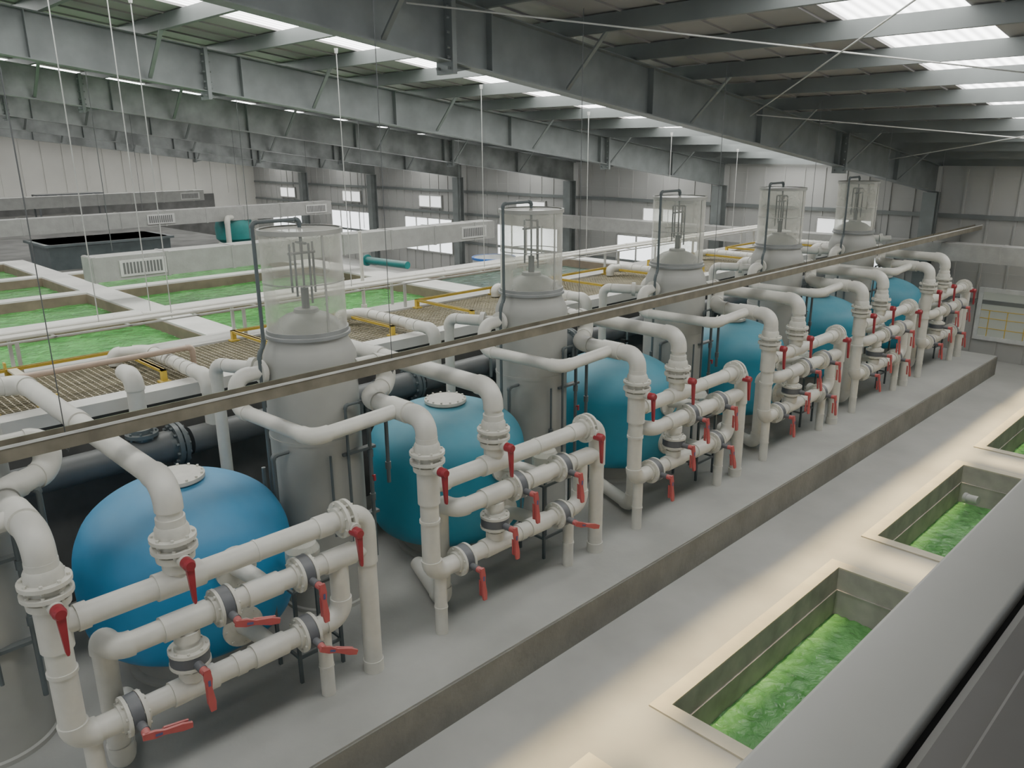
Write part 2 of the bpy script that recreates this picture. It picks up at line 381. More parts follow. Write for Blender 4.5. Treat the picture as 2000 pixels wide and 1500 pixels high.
# observation sill near the camera
rr=.006
pr=[(-.318,4.06)]+[(-.312-rr*math.cos(t),4.194+rr*math.sin(t)) for t in [0,.4,.8,1.2,1.57]]+[(-.214,4.2)]+[(-.214+rr*math.sin(t),4.194+rr*math.cos(t)) for t in [.4,.8,1.2,1.57]]+[(-.208,4.06)]
bm=B(); prism(bm,pr,-1,4.5,lambda p,d:Vector((p[0],d,p[1])))
mk('trim_4',bm,M_sill,kind='structure',label='grey aluminium window sill ledge',cat='sill')
bm=B(); box(bm,(-.208,-1,4.10),(-.196,4.5,4.18)); mk('trim_5',bm,M_blk,kind='structure',label='black window gasket',cat='trim',smooth=False)
bm=B(); prism(bm,[(-.196,4.10),(-.10,4.10),(-.10,4.214),(-.150,4.212),(-.154,4.206),(-.186,4.204),(-.196,4.196)],-1,4.5,lambda p,d:Vector((p[0],d,p[1])))
for yy in (.35,1.0,1.65): cyl(bm,(-.135,yy,4.208),(0,0,1),.003,.008,10)
mk('trim_6',bm,M_brown,kind='structure',label='dark grey window frame rail',cat='trim',smooth=False)
# ================================================================ POOL BLOCK
ZD=2.2
bm=B(); box(bm,(-9.12,-6,-.45),(-9.02,20.5,ZD-.12)); mk('wall_pool',bm,M_black,kind='structure',smooth=False,label='dark waterproofed tank wall behind the filters',cat='wall')
bm=B()
box(bm,(-9.22,-6,ZD-.14),(-8.94,20.5,ZD))
box(bm,(-11.25,-6,0),(-10.75,20.5,ZD))
PX=[(-13.65,-11.25),(-16.45,-14.0),(-19.3,-16.8),(-22.4,-19.65)]
YC=[(-4.4,.0),(.5,4.80),(5.3,9.65),(10.3,14.6)]
def pools(j): return {0:4,1:4,2:3,3:1}[j]
for j,(a,b) in enumerate(YC):
    n=pools(j); xe=PX[n-1][0]-.35
    box(bm,(xe,b,0),(-11.25,YC[j+1][0] if j<3 else b+.4,ZD))
    for i in range(n):
        xl=PX[i][0]-.35
        box(bm,(xl,a,0),(PX[i][0],b,ZD))
box(bm,(-22.75,-4.8,0),(-11.25,-4.4,ZD))
mk('floor',bm,M_deck,kind='structure',smooth=False,label='pale concrete deck walls dividing the raised pools',cat='floor')
for j,(a,b) in enumerate(YC):
    for i in range(pools(j)):
        xl,xr=PX[i]
        e=empty('fish_pool',((xl+xr)/2,(a+b)/2,0),'rectangular raised pool with %s water between pale walls'%('bright green' if j<3 else 'dark green'),'pool','raised rectangular pools'); base=e.location.copy()
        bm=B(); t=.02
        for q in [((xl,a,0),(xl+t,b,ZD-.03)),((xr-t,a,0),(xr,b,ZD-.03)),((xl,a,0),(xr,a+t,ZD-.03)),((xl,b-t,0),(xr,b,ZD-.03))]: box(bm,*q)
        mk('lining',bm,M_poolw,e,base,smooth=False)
        bm=B(); nx,ny=24,30
        vs=[[bm.verts.new((xl+(xr-xl)*ix/nx,a+(b-a)*iy/ny,ZD-.20+random.uniform(-.008,.008))) for iy in range(ny+1)] for ix in range(nx+1)]
        for ix in range(nx):
            for iy in range(ny): bm.faces.new((vs[ix][iy],vs[ix+1][iy],vs[ix+1][iy+1],vs[ix][iy+1]))
        mk('water',bm,M_waterp if j<3 else M_waterd,e,base)
bm=B(); box(bm,(XG,5.3,1.6),(-19.7,12.5,1.9)); box(bm,(XG,-6,1.6),(-22.8,5.3,1.9)); mk('floor',bm,M_back,kind='structure',smooth=False,label='dark concrete floor behind the pools',cat='floor')
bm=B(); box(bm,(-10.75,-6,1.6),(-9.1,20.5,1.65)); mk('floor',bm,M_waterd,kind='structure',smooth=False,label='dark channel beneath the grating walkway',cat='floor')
def grate(y0,y1):
    bm=B(); x0,x1=-10.72,-9.14; z=ZD-.05
    nb=int((y1-y0)/.07)
    for i in range(nb+1):
        yy=y0+i*(y1-y0)/nb; box(bm,(x0,yy-.0065,z),(x1,yy+.0065,z+.028))
    for i in range(24):
        xx=x0+i*(x1-x0)/23; box(bm,(xx-.0065,y0,z+.001),(xx+.0065,y1,z+.029))
    return bm
for k in range(-1,6):
    y0=P*k+.4
    mk('grating_panel',grate(y0+.02,y0+P-.02),M_grate,base=(-9.9,y0,ZD-.05),smooth=False,label='beige fibreglass grating panel on the walkway',cat='grating',group='walkway gratings')
    bm=B(); a,b=y0+1.25,y0+3.0; x0,x1=-10.7,-9.3; h=ZD+.13
    def bar(p,q): 
        (ax,ay),(bx,by)=p,q
        box(bm,(min(ax,bx)-.018,min(ay,by)-.018,h-.04),(max(ax,bx)+.018,max(ay,by)+.018,h))
        box(bm,(min(ax,bx)-.03,min(ay,by)-.03,h-.01),(max(ax,bx)+.03,max(ay,by)+.03,h))
    bar((x0,a),(x0,b)); bar((x0,b),(x1,b)); bar((x0,a),(x1,a))
    for (xx,yy) in ((x0,a),(x0,b),(x1,b),(x1,a)):
        box(bm,(xx-.03,yy-.03,ZD-.02),(xx+.03,yy+.03,h)); box(bm,(xx-.06,yy-.06,ZD-.02),(xx+.06,yy+.06,ZD+.0))
    mk('yellow_frame',bm,M_yel,base=(-10,a,ZD),smooth=False,label='low yellow fibreglass frame standing on the grating',cat='frame',group='yellow walkway frames')
e=empty('board_with_brackets',(-10,2.4,ZD),'cream board laid across grating with yellow end brackets','board'); base=e.location.copy()
bm=B(); box(bm,(-10.7,2.12,ZD+.10),(-9.3,2.22,ZD+.125)); mk('board',bm,M_curb,e,base,smooth=False)
for xx in (-10.72,-9.28):
    bm=B(); box(bm,(xx-.04,2.10,ZD-.02),(xx+.04,2.12,ZD+.2)); box(bm,(xx-.01,2.10,ZD-.02),(xx+.01,2.26,ZD+.1)); box(bm,(xx-.06,2.06,ZD-.02),(xx+.06,2.28,ZD-.005)); mk('yellow_bracket',bm,M_yel,e,base,smooth=False)
e=empty('pipe_rack',(-11,0,ZD),'bundle of thin white pipes on a tray along the pools','pipes'); base=e.location.copy()
for dx,r,z in ((-.17,.03,2.65),(-.06,.04,2.66),(.06,.026,2.65),(.14,.024,2.65)):
    bm=B(); tube(bm,[(-11+dx,-5,z),(-11+dx,20.3,z)],r,12)
    yy=-4
    while yy<20: cylc(bm,(-11+dx,yy,z),(0,1,0),r*1.2,.09,12); yy+=2.7+dx
    mk('pipe',bm,M_pipe,e,base)
bm=B(); box(bm,(-11.22,-5,2.59),(-11.19,20.3,2.61)); box(bm,(-10.83,-5,2.59),(-10.80,20.3,2.61))
yy=-4.5
while yy<20: box(bm,(-11.22,yy,2.593),(-10.80,yy+.04,2.605)); yy+=.9
mk('tray',bm,M_rod,e,base,smooth=False)
for k in range(9):
    for xx in (-11.22,-10.85):
        bm=B(); yy=-3.5+2.9*k; box(bm,(xx,yy-.02,ZD),(xx+.04,yy+.02,2.59)); mk('bracket',bm,M_rod,e,base,smooth=False)
for k in range(6):
    yy=4.2+2.9*k
    bm=B(); zt=zb(yy)+.66; rod(bm,(-10.9,yy,2.6),(-10.9,yy,zt),.007,8); cyl(bm,(-10.9,yy,zt-.07),(0,0,1),.022,.07,12,.03)
    mk('hanger_rod',bm,M_rod,base=(-10.9,yy,2.6),label='thin pale hanger rod from roof to pipe tray',cat='rod',group='pale hanger rods')
bm=B(); rod(bm,(-11.1,7.45,ZD),(-11.1,7.45,3.5),.03,14); cyl(bm,(-11.1,7.45,ZD),(0,0,1),.05,.1,14); mk('white_post',bm,M_pipe,base=(-11.1,7.45,ZD),label='upright white plastic pipe on the pool deck',cat='pipe')
bm=B(); tube(bm,[(-9.62,-4,2.46),(-9.62,3.9,2.46),(-9.62,3.9,2.2)],.035,12); mk('beige_pipe',bm,M_beige,base=(-9.62,0,2.4),label='thin beige pipe running over the grating',cat='pipe')
xh=-6.14
e=empty('hanging_channel',(xh,9,2.8),'long galvanised steel channel hung on wires over the filters','channel'); base=e.location.copy()
zc=2.82
bm=B(); prism(bm,[(-.08,.05),(-.072,.05),(-.072,-.052),(.072,-.052),(.072,.05),(.08,.05),(.08,-.065),(-.08,-.065)],-2.5,22.1,lambda p,d:Vector((xh+p[0],d,zc+p[1])))
mk('channel',bm,M_chan,e,base,smooth=False)
bm=B(); box(bm,(xh+.081,-2.5,zc+.035),(xh+.087,22.1,zc+.055)); mk('side_lip',bm,M_grille,e,base,smooth=False)
wy=[-1.4,1.5,4.4,7.15,10.1,13.0,16.0,19.0]
for yy in wy:
    bm=B(); rod(bm,(xh,yy,2.70),(xh,yy,zb(yy)+.67),.004,6); cyl(bm,(xh,yy,2.72),(0,0,1),.014,.03,6)
    mk('hanger_wire',bm,M_wire,base=(xh,yy,2.75),label='thin dark hanger wire holding the steel channel',cat='wire',group='channel hanger wires')
for (x,yy,zz) in ((-15.0,4.9,3.1),(-15.0,7.5,3.1),(-15,10.2,3.1),(-15,13,3.1),(-11.1,4.0,2.62),(-11.0,3.3,2.62),(-24.5,6,3.1),(-24.5,9,3.1),(-24.5,12,3.1),(-24.5,14.5,3.1)):
    bm=B(); rod(bm,(x,yy,zz),(x,yy,zb(yy)+.67),.007,6); mk('hanger_wire',bm,M_rod if x>-14 else M_wire,base=(x,yy,zz),label='thin steel wire hanging from the roof purlins',cat='wire',group='duct hanger wires')
# ================================================================ AIR DUCTS
def duct(x,y0,y1,z,h=.42,w=.5,grilles=()):
    e=empty('air_duct',(x,(y0+y1)/2,z),'grey insulated rectangular air duct with side grilles hung above pools','duct','overhead air ducts'); base=e.location.copy()
    bm=B(); box(bm,(x-w/2,y0,z-h/2),(x+w/2,y1,z+h/2)); mk('casing',bm,M_duct,e,base,smooth=False)
    yy=y0+.02
    while yy<y1:
        bm=B(); g=.012
        box(bm,(x-w/2-g,yy,z-h/2-g),(x+w/2+g,yy+.05,z+h/2+g)); mk('joint_band',bm,M_duct,e,base,smooth=False); yy+=1.25
    for gy in grilles:
        bm=B(); X=x+w/2
        box(bm,(X,gy-.4,z-.15),(X+.03,gy+.4,z+.13)); o=mk('grille',bm,M_grille,e,base,smooth=False)
        bm=B()
        for q in range(12): box(bm,(X+.03,gy-.35+q*.058,z-.11),(X+.036,gy-.35+q*.058+.035,z+.09))
        mk('slots',bm,M_grille2,o,base,smooth=False)
duct(-15,4.45,13.9,2.82,grilles=(5.3,13.2))
duct(-24.5,2,15.2,2.86,grilles=(9.4,14.6,4))
duct(-34,2,15.0,2.95,grilles=(6.6,14.4))
e=empty('air_duct',(-12,21.2,2.3),'grey insulated duct running along the end wall','duct','overhead air ducts'); base=e.location.copy()
bm=B(); box(bm,(-21,20.9,2.1),(-.6,21.35,2.5)); mk('casing',bm,M_duct,e,base,smooth=False)
for k in range(15):
    bm=B(); box(bm,(-20.9+k*1.3,20.89,2.09),(-20.85+k*1.3,21.36,2.51)); mk('joint_band',bm,M_duct,e,base,smooth=False)
# ================================================================ back equipment
bm=B(); x0,x1,y0,y1,z0,z1=-24,-22.3,5.8,8.8,1.9,2.55
prism(bm,[(x0,y0),(x1,y0),(x1,y1),(x0,y1)],z0,z1,lambda p,d:Vector((p[0]+(.0 if d<2 else (.06 if p[0]>-23 else -.06)),p[1],d)))
box(bm,(x0-.1,y0-.1,z1-.06),(x1+.1,y1+.1,z1))
mk('dark_bath',bm,M_dgrey,base=(x0,y0,z0),smooth=False,label='long dark grey rectangular tank on the rear floor',cat='tank')
def smalltank(x,y,z,r,h,m,label,rim=None):
    e=empty('round_tub',(x,y,z),label,'tub'); base=e.location.copy()
    bm=B(); lathe(bm,[(r*.95,0),(r,h*.15),(r,h),(r*.93,h),(r*.93,h*.86),(0,h*.86)],(x,y,z),(0,0,1),32); mk('body',bm,m,e,base)
    bm=B(); lathe(bm,[(r*.96,h-.05),(r*1.05,h-.05),(r*1.05,h+.01),(r*.94,h+.01)],(x,y,z),(0,0,1),32,cap=False); mk('rim',bm,rim or m,e,base)
smalltank(-16.6,15.6,-.45,.6,2.25,M_wtank,'round white tub with a blue rim',M_tub)
bm=B(); lathe(bm,[(.4,0),(.58,.15),(.6,.5),(.52,.8),(.3,.95),(.12,1.0),(0,1.0)],(-24.8,11.9,1.9),(0,0,1),28); cyl(bm,(-24.8,11.9,2.88),(0,0,1),.16,.06,16)
mk('teal_tank',bm,M_tealt,base=(-24.8,11.9,1.9),label='small teal fibreglass filter tank by the rear wall',cat='tank')
bm=B(); tube(bm,[(-24,11.3,1.9),(-24,11.3,2.75),(-24.4,11.7,2.75)],.08,12); mk('white_pipe',bm,M_pipe,base=(-24,11.3,1.9),label='white elbow pipe beside the teal tank',cat='pipe')
bm=B(); tube(bm,[(-18.9,12.85,1.78),(-17.2,13.0,1.78)],.10,16); cyl(bm,(-18.9,12.85,1.78),(1,0.05,0),.16,.06,20)
mk('teal_pipe',bm,M_tealt,base=(-18.5,12.9,1.78),label='teal pipe behind the pools',cat='pipe')
bm=B(); box(bm,(-19.6,12.2,-.45),(-15.4,12.5,1.7)); box(bm,(-15.6,12.2,-.45),(-15.4,16.5,1.7)); mk('wall_pit',bm,M_conc,kind='structure',smooth=False,label='low grey concrete partition by tubs',cat='wall')
for (x,y,w) in ((-38,6,3.2),(-38,11,2.6),(-33,3,2.0)):
    bm=B()
    for z in (1.9,2.5,3.0): box(bm,(x-.4,y-w/2,z),(x+.4,y+w/2,z+.05))
    for dx in (-.38,.38):
        for dy in (-w/2+.03,w/2-.03): box(bm,(x+dx-.03,y+dy-.03,1.9),(x+dx+.03,y+dy+.03,3.05))
    mk('dark_rack',bm,M_dark,base=(x,y,1.9),smooth=False,label='dark metal equipment rack near the gable wall',cat='rack',group='rear equipment racks')
# ================================================================ SAND FILTER
def make_filter(m,label,prof):
    b0=(-7.2,2.62,0); e=empty('sand_filter',b0,label,'filter tank','blue sand filters')
    P2=[]
    for i in range(len(prof)-1):
        p0=prof[max(0,i-1)];p1=prof[i];p2=prof[i+1];p3=prof[min(len(prof)-1,i+2)]
        for k in range(3):
            t=k/3
            P2.append(tuple(.5*((2*p1[q])+(-p0[q]+p2[q])*t+(2*p0[q]-5*p1[q]+4*p2[q]-p3[q])*t*t+(-p0[q]+3*p1[q]-3*p2[q]+p3[q])*t**3) for q in (0,1)))
    P2.append(prof[-1])
    bm=B(); lathe(bm,P2,(0,0,0),(0,0,1),64); mk('body',bm,m,e)
    bm=B(); lathe(bm,[(.66,0),(.66,.03),(.60,.05),(.58,.22),(.70,.36),(.5,.36)],(0,0,0),(0,0,1),40); mk('pedestal',bm,M_tower,e)
    bm=B(); lathe(bm,[(.22,1.74),(.22,1.83),(.255,1.83),(.255,1.865),(.22,1.87),(.20,1.88),(0,1.885)],(0,0,0),(0,0,1),36)
    for i in range(14):
        a=2*math.pi*i/14; cyl(bm,(.235*math.cos(a),.235*math.sin(a),1.86),(0,0,1),.013,.025,6)
    mk('manhole_cover',bm,M_flange,e)
    for z in (1.25,.66):
        bm=B()
        lathe(bm,[(.13,.80),(.13,.93),(.19,.93),(.19,.985),(.10,.985)],(0,.05,z),(1,0,0),28)
        for i in range(8):
            a=2*math.pi*i/8; cyl(bm,(.925,.05+.16*math.cos(a),z+.16*math.sin(a)),(1,0,0),.013,.075,6)
        mk('side_flange',bm,M_flange,e)
    return e
PA=[(.45,.27),(.74,.31),(.90,.42),(.96,.56),(.98,.75),(.985,1.0),(.975,1.15),(.955,1.27),(.91,1.39),(.84,1.51),(.72,1.62),(.57,1.71),(.42,1.77),(.26,1.81),(0,1.815)]
PB=[(.50,.27),(.84,.31),(.93,.39),(.955,.50),(.96,.70),(.96,1.0),(.96,1.25),(.948,1.36),(.915,1.46),(.85,1.56),(.74,1.65),(.58,1.73),(.42,1.78),(.26,1.81),(0,1.815)]
f0=make_filter(M_blue,'bright blue domed fibreglass sand filter with bolted manhole cover',PA)
f1=make_filter(M_teal,'teal blue domed fibreglass sand filter with bolted manhole cover',PB); f1.location.y+=P
for k in range(2,6):
    c=copytree(f1); c.location=(-7.2,2.62+P*k,0)
# ================================================================ TOWER
def make_tower():
    b0=(-7.2,.83,0); e=empty('degassing_tower',b0,'tall grey tank topped by a clear acrylic cylinder','tower','grey towers with clear tops')
    bm=B(); lathe(bm,[(.50,0),(.50,.04),(.475,.05),(.475,1.9),(.482,1.9),(.482,1.94),(.475,1.94),(.475,2.72),(.47,2.78),(.435,2.86),(.40,2.93),(.40,2.98),(.33,2.98)],(0,0,0),(0,0,1),56)
    mk('tank_body',bm,M_tower,e)
    bm=B(); lathe(bm,[(.40,2.975),(.43,2.975),(.43,3.005),(.415,3.01),(.415,3.05),(.39,3.05)],(0,0,0),(0,0,1),56,cap=False); mk('collar_ring',bm,M_cone,e)
    bm=B(); lathe(bm,[(.385,3.0),(.385,3.035),(.30,3.12),(.22,3.175),(.13,3.205),(.12,3.24),(0,3.245)],(0,0,0),(0,0,1),48); mk('cone',bm,M_cone,e)
    bm=B(); lathe(bm,[(.40,3.03),(.40,4.03)],(0,0,0),(0,0,1),56,cap=False); mk('clear_cylinder',bm,M_clear,e,label='clear acrylic cylinder')
    bm=B(); lathe(bm,[(.39,4.0),(.418,4.0),(.418,4.045),(.39,4.045)],(0,0,0),(0,0,1),56,cap=False)
    for zz in (3.52,): lathe(bm,[(.401,zz),(.404,zz),(.404,zz+.012),(.401,zz+.012)],(0,0,0),(0,0,1),56,cap=False)
    box(bm,(.402,-.012,3.05),(.408,.012,4.0))
    mk('rim_band',bm,M_tower,e)
    bm=B(); lathe(bm,[(.40,4.03),(.2,4.045),(0,4.05)],(0,0,0),(0,0,1),48,cap=False); mk('lid',bm,M_clear,e)
    bm=B()
    tube(bm,[(0,0,3.24),(0,0,3.45)],.04,12)
    for dx,dy,zl in ((0,0,3.45),(.09,.03,3.3),(-.09,-.03,3.35),(.03,-.15,3.42),(-.04,.15,3.38)):
        tube(bm,[(dx,dy,zl),(dx,dy,3.9)],.012,8)
    tube(bm,[(.0,-.15,3.80),(0,.15,3.80)],.014,8); tube(bm,[(-.09,0,3.9),(.09,0,3.9)],.014,8)
    tube(bm,[(0,0,3.8),(0,0,4.04)],.016,8)
    mk('inner_spray_pipes',bm,M_dgrey,e)
    bm=B(); tube(bm,[(0,0,4.02),(0,0,4.13),(0,-.50,4.13),(0,-.50,2.95),(0,-.56,2.85),(0,-.56,1.2)],.019,10,R=.04,fit=1.3); mk('drain_pipe',bm,M_dgrey,e)
    bm=B()
    tube(bm,[(.52,.05,.75),(.52,.05,2.3),(.52,.25,2.3),(.52,.25,2.12)],.016,8,R=.03,fit=1.3)
    tube(bm,[(.50,.33,.5),(.50,.33,2.28),(.50,.55,2.28),(.50,.55,1.3)],.022,8,R=.03,fit=1.3)
    tube(bm,[(.50,-.15,.9),(.50,-.15,1.8)],.014,8)
    tube(bm,[(.2,-.62,1.0),(.2,-.62,1.85),(.2,-.45,1.85)],.022,8,R=.03,fit=1.3)
    tube(bm,[(.05,-.66,1.1),(.05,-.66,1.7)],.022,8)
    for (x,y,z) in ((.5,.33,1.2),(.5,.33,1.7),(.5,-.15,1.2),(.2,-.62,1.3),(.05,-.66,1.4),(.5,.55,1.5)): cylc(bm,(x,y,z),(0,0,1),.032,.08,10)
    for z in (1.0,1.75): box(bm,(.44,.0,z),(.51,.4,z+.03))
    mk('sampling_pipes',bm,M_dgrey,e)
    for (x,y,z) in ((.5,.33,1.45),(.5,-.15,1.05),(.2,-.62,1.15)):
        bm=B(); cyl(bm,(x,y,z),(1,0,0),.012,.05,8); box(bm,(x+.045,y-.012,z-.05),(x+.06,y+.012,z+.02))
        mk('red_tap',bm,M_red,e)
    return e
t0=make_tower()
for k in range(1,6):
    c=copytree(t0); c.location.y=.83+P*k
# ================================================================ MANIFOLD
x0=-5.65; Bs=Vector((x0,1.1,0))
def lever_mesh(name,m,L,big):
    bm=B()
    if big:
        cyl(bm,(0,0,0),(1,0,0),.032,.09,14)
        prism(bm,[(-.024,.032),(.024,.032),(.031,-.05),(.018,-.12),(.030,-.24),(.021,-L),(-.021,-L),(-.030,-.24),(-.018,-.12),(-.031,-.05)],0,1,lambda p,d:Vector((.075+(.024 if d else 0)+(-p[1])*.10,p[0],p[1])))
        prism(bm,[(-.014,-.10),(.012,-.12),(.014,-L*.95),(-.016,-L*.9)],0,1,lambda p,d:Vector((.045+(.02 if d else 0)+(-p[1])*.02,p[0],p[1])))
    else:
        cyl(bm,(0,0,0),(1,0,0),.046,.09,18); cyl(bm,(.09,0,0),(1,0,0),.048,.03,18,.036)
        prism(bm,[(-.034,.03),(.034,.03),(.026,-.08),(.013,-L),(.007,-L-.02),(-.007,-L-.02),(-.013,-L),(-.026,-.08)],0,1,lambda p,d:Vector((.075+(.030 if d else 0)+(-p[1])*.04,p[0],p[1])))
    bmesh.ops.recalc_face_normals(bm,faces=bm.faces)
    me=bpy.data.meshes.new(name); bm.to_mesh(me); bm.free()
    for p in me.polygons: p.use_smooth=True
    me.set_sharp_from_angle(angle=math.radians(38)); me.materials.append(m); return me
ME_big=lever_mesh('lever',M_pink,.31,True); ME_red=lever_mesh('lever',M_red,.29,False)
bm=B(); 
for z in (-.07,): box(bm,(.103+(-z)*.1,-.010,z-.03),(.1035+(-z)*.1+.002,.010,z+.02))
ME_lab=bpy.data.meshes.new('label_patch'); bm.to_mesh(ME_lab); bm.free(); ME_lab.materials.append(M_lab)
def add_lever(parent,loc,big,ang,yaw=0):
    o=bpy.data.objects.new('lever',ME_big if big else ME_red); COL.objects.link(o); o.parent=parent; o.location=loc; o.rotation_euler=(math.radians(ang),0,math.radians(yaw))
    o['label']='coral pink plastic lever' if big else 'dark red plastic lever'
    if big:
        q=bpy.data.objects.new('label_patch',ME_lab); COL.objects.link(q); q.parent=o
    return o
def make_manifold(k):
    e=empty('filter_pipework',Bs,'cream PVC pipe manifold with flanged valves on the concrete platform','pipework','filter pipe manifolds')
    def part(name,f,m=M_pipe):
        bm=B(); f(bm); return mk(name,bm,m,e,Bs)
    def f(bm):
        tube(bm,[(-6.85,1.14,2.62),(-6.85,1.52,2.62),(-6.85,1.52,2.35),(-6.6,1.1,2.35),(x0,1.1,2.35),(x0,1.1,.72),(x0,1.4,.72)],.092,22,R=.15)
        cylc(bm,(x0,1.1,1.66),(0,0,1),.110,.34,22); cylc(bm,(x0,1.1,1.3),(0,0,1),.103,.03,22); cylc(bm,(-6.05,1.1,2.35),(1,0,0),.108,.28,22); cylc(bm,(x0,1.1,2.12),(0,0,1),.107,.10,22)
    part('column_pipe',f)
    def f(bm):
        tube(bm,[(-7.25,.38,2.66),(-7.25,.02,2.66),(-7.25,.02,2.33),(-6.0,.10,2.33),(-6.05,1.1,2.35)],.070,20,R=.13); cylc(bm,(-7.25,.30,2.66),(0,1,0),.12,.05,20)
    part('inlet_pipe',f)
    def f(bm):
        tube(bm,[(x0,1.1,1.66),(x0,3.65,1.66),(x0,3.65,0)],.088,22,R=.17)
        for y in (2.6,): cylc(bm,(x0,y,1.66),(0,1,0),.094,.02,22)
        cylc(bm,(x0,1.97,1.66),(0,1,0),.106,.36,22); cylc(bm,(x0,1.28,1.66),(0,1,0),.100,.08,22); cylc(bm,(x0,3.22,1.66),(0,1,0),.100,.14,22)
        cylc(bm,(x0,3.65,1.3),(0,0,1),.100,.3,22); cylc(bm,(x0,3.65,.06),(0,0,1),.098,.12,22)
    part('upper_header_pipe',f)
    def f(bm):
        xe=-9.35 if k==0 else -8.6
        pts=[(x0,1.97,1.66),(x0,1.97,2.46),(xe,1.97,2.46)]
        if k: pts.append((xe,1.97,1.7))
        else: pts.append((xe,1.6,2.46)); pts.append((xe,1.6,2.2))
        tube(bm,pts,.092,22,R=.17)
        cylc(bm,(x0,1.97,1.8),(0,0,1),.106,.1,22); cylc(bm,(x0,1.97,2.14),(0,0,1),.107,.10,22)
        cylc(bm,(-7.6,1.97,2.46),(1,0,0),.105,.14,22)
    part('riser_pipe',f)
    def f(bm):
        tube(bm,[(x0,1.4,.72),(x0,3.35,.72),(x0,3.35,1.3)],.086,22,R=.15)
        cylc(bm,(x0,1.97,.72),(0,1,0),.102,.36,22); cylc(bm,(x0,2.62,.72),(0,1,0),.102,.3,22); cylc(bm,(x0,2.35,.72),(0,1,0),.095,.08,22)
    part('lower_header_pipe',f)
    def f(bm):
        tube(bm,[(x0,3.65,1.3),(x0,1.44,1.3),(x0-.26,1.44,1.3),(x0-.26,1.44,.14),(-6.75,1.75,.14)],.086,22,R=.15)
        cylc(bm,(x0,1.97,1.3),(0,1,0),.102,.36,22); cylc(bm,(x0,2.62,1.3),(0,1,0),.102,.3,22); cylc(bm,(x0,3.35,1.3),(0,1,0),.102,.3,22)
    part('middle_header_pipe',f)
    def f(bm):
        tube(bm,[(x0,1.97,.72),(x0,1.97,1.3)],.083,22); 
        for z in (.84,1.18): cylc(bm,(x0,1.97,z),(0,0,1),.100,.08,22)
    part('cross_pipe',f)
    for (za,zb_) in ((1.3,1.25),(.72,.66)):
        def f(bm): tube(bm,[(x0,2.67,za),(-5.95,2.67,za),(-6.25,2.67,zb_)],.075,18,fit=1)
        part('tank_branch_pipe',f)
    for y in (1.2,3.15):
        def f(bm):
            tube(bm,[(x0,y,0),(x0,y,.66)],.065,18); cylc(bm,(x0,y,.30),(0,0,1),.071,.02,18)
        part('support_leg',f)
    for (y,z) in ((1.1,1.96),(1.97,1.97)):
        bm=B(); 
        flange(bm,(x0,y,z+.055),(0,0,1),.170,.03); flange(bm,(x0,y,z-.03),(0,0,1),.170,.03)
        lathe(bm,[(.11,-.13),(.14,-.125),(.145,-.07)],(x0,y,z),(0,0,1),28); 
        lathe(bm,[(.11,.16),(.125,.13),(.125,.07)],(x0,y,z),(0,0,1),28); cyl(bm,(x0+.1,y,z-.09),(1,0,0),.05,.09,16)
        v=mk('flanged_valve',bm,M_flange,e,Bs)
        add_lever(v,(.16,y-1.1,z-.09),False,0,0)
    bm=B(); flange(bm,(x0,3.40,1.66),(0,1,0),.168,.03); flange(bm,(x0,3.47,1.66),(0,1,0),.168,.03); cyl(bm,(x0+.1,3.44,1.62),(1,0,0),.05,.09,16)
    v=mk('flanged_valve',bm,M_flange,e,Bs); add_lever(v,(.15,2.33,1.60),False,0)
    angs={0:[85,0,0,76,66],1:[0,0,0,0,70],2:[0,0,0,0,10],3:[0,-8,0,5,0],4:[10,0,0,0,5],5:[0,0,5,0,0]}[k]
    for i,(y,z,ax) in enumerate([(1.5,.72,'y'),(1.97,1.0,'z'),(3.0,1.3,'y'),(2.28,1.3,'y'),(2.98,.72,'y')]):
        a=(0,1,0) if ax=='y' else (0,0,1); d=Vector(a)
        bm=B(); c=Vector((x0,y,z))
        flange(bm,c-d*.06,a,.157,.026); flange(bm,c+d*.06,a,.157,.026)
        v=mk('butterfly_valve',bm,M_flange,e,Bs)
        bm=B(); cylc(bm,c,a,.152,.085,28); cyl(bm,c+Vector((.12,0,-.02)),(1,0,0),.035,.12,14)
        mk('valve_body',bm,M_ring,v,Bs)
        add_lever(v,(.22,y-1.1,z-.02),True,angs[i],-8 if angs[i]>40 else 0)
    return e
for k in range(6):
    e=make_manifold(k); e.location.y=1.1+P*k
for k in range(6):
    y=P*k
    bm=B()
    X=(-6.35,-5.95); Y=(3.05+y,3.5+y)
    for xx in X:
        for yy in Y: box(bm,(xx-.015,yy-.015,0),(xx+.015,yy+.015,.95))
    for z in (.25,.93):
        for xx in X: box(bm,(xx-.012,Y[0],z),(xx+.012,Y[1],z+.025))
        for yy in Y: box(bm,(X[0],yy-.012,z),(X[1],yy+.012,z+.025))
    mk('steel_stand',bm,M_dgrey,base=(-6.15,3.3+y,0),smooth=False,label='small dark steel angle stand by the pipework',cat='stand',group='small steel stands')
    bm=B(); cyl(bm,(-6.15,3.28+y,.955),(0,0,1),.16,.28,20); lathe(bm,[(.16,.28),(.13,.34),(.05,.37),(.05,.4),(0,.4)],(-6.15,3.28+y,.955),(0,0,1),20,cap=False)
    mk('clear_canister',bm,M_clear,base=(-6.15,3.28+y,.955),label='dusty clear plastic canister on the steel stand',cat='canister',group='clear canisters')
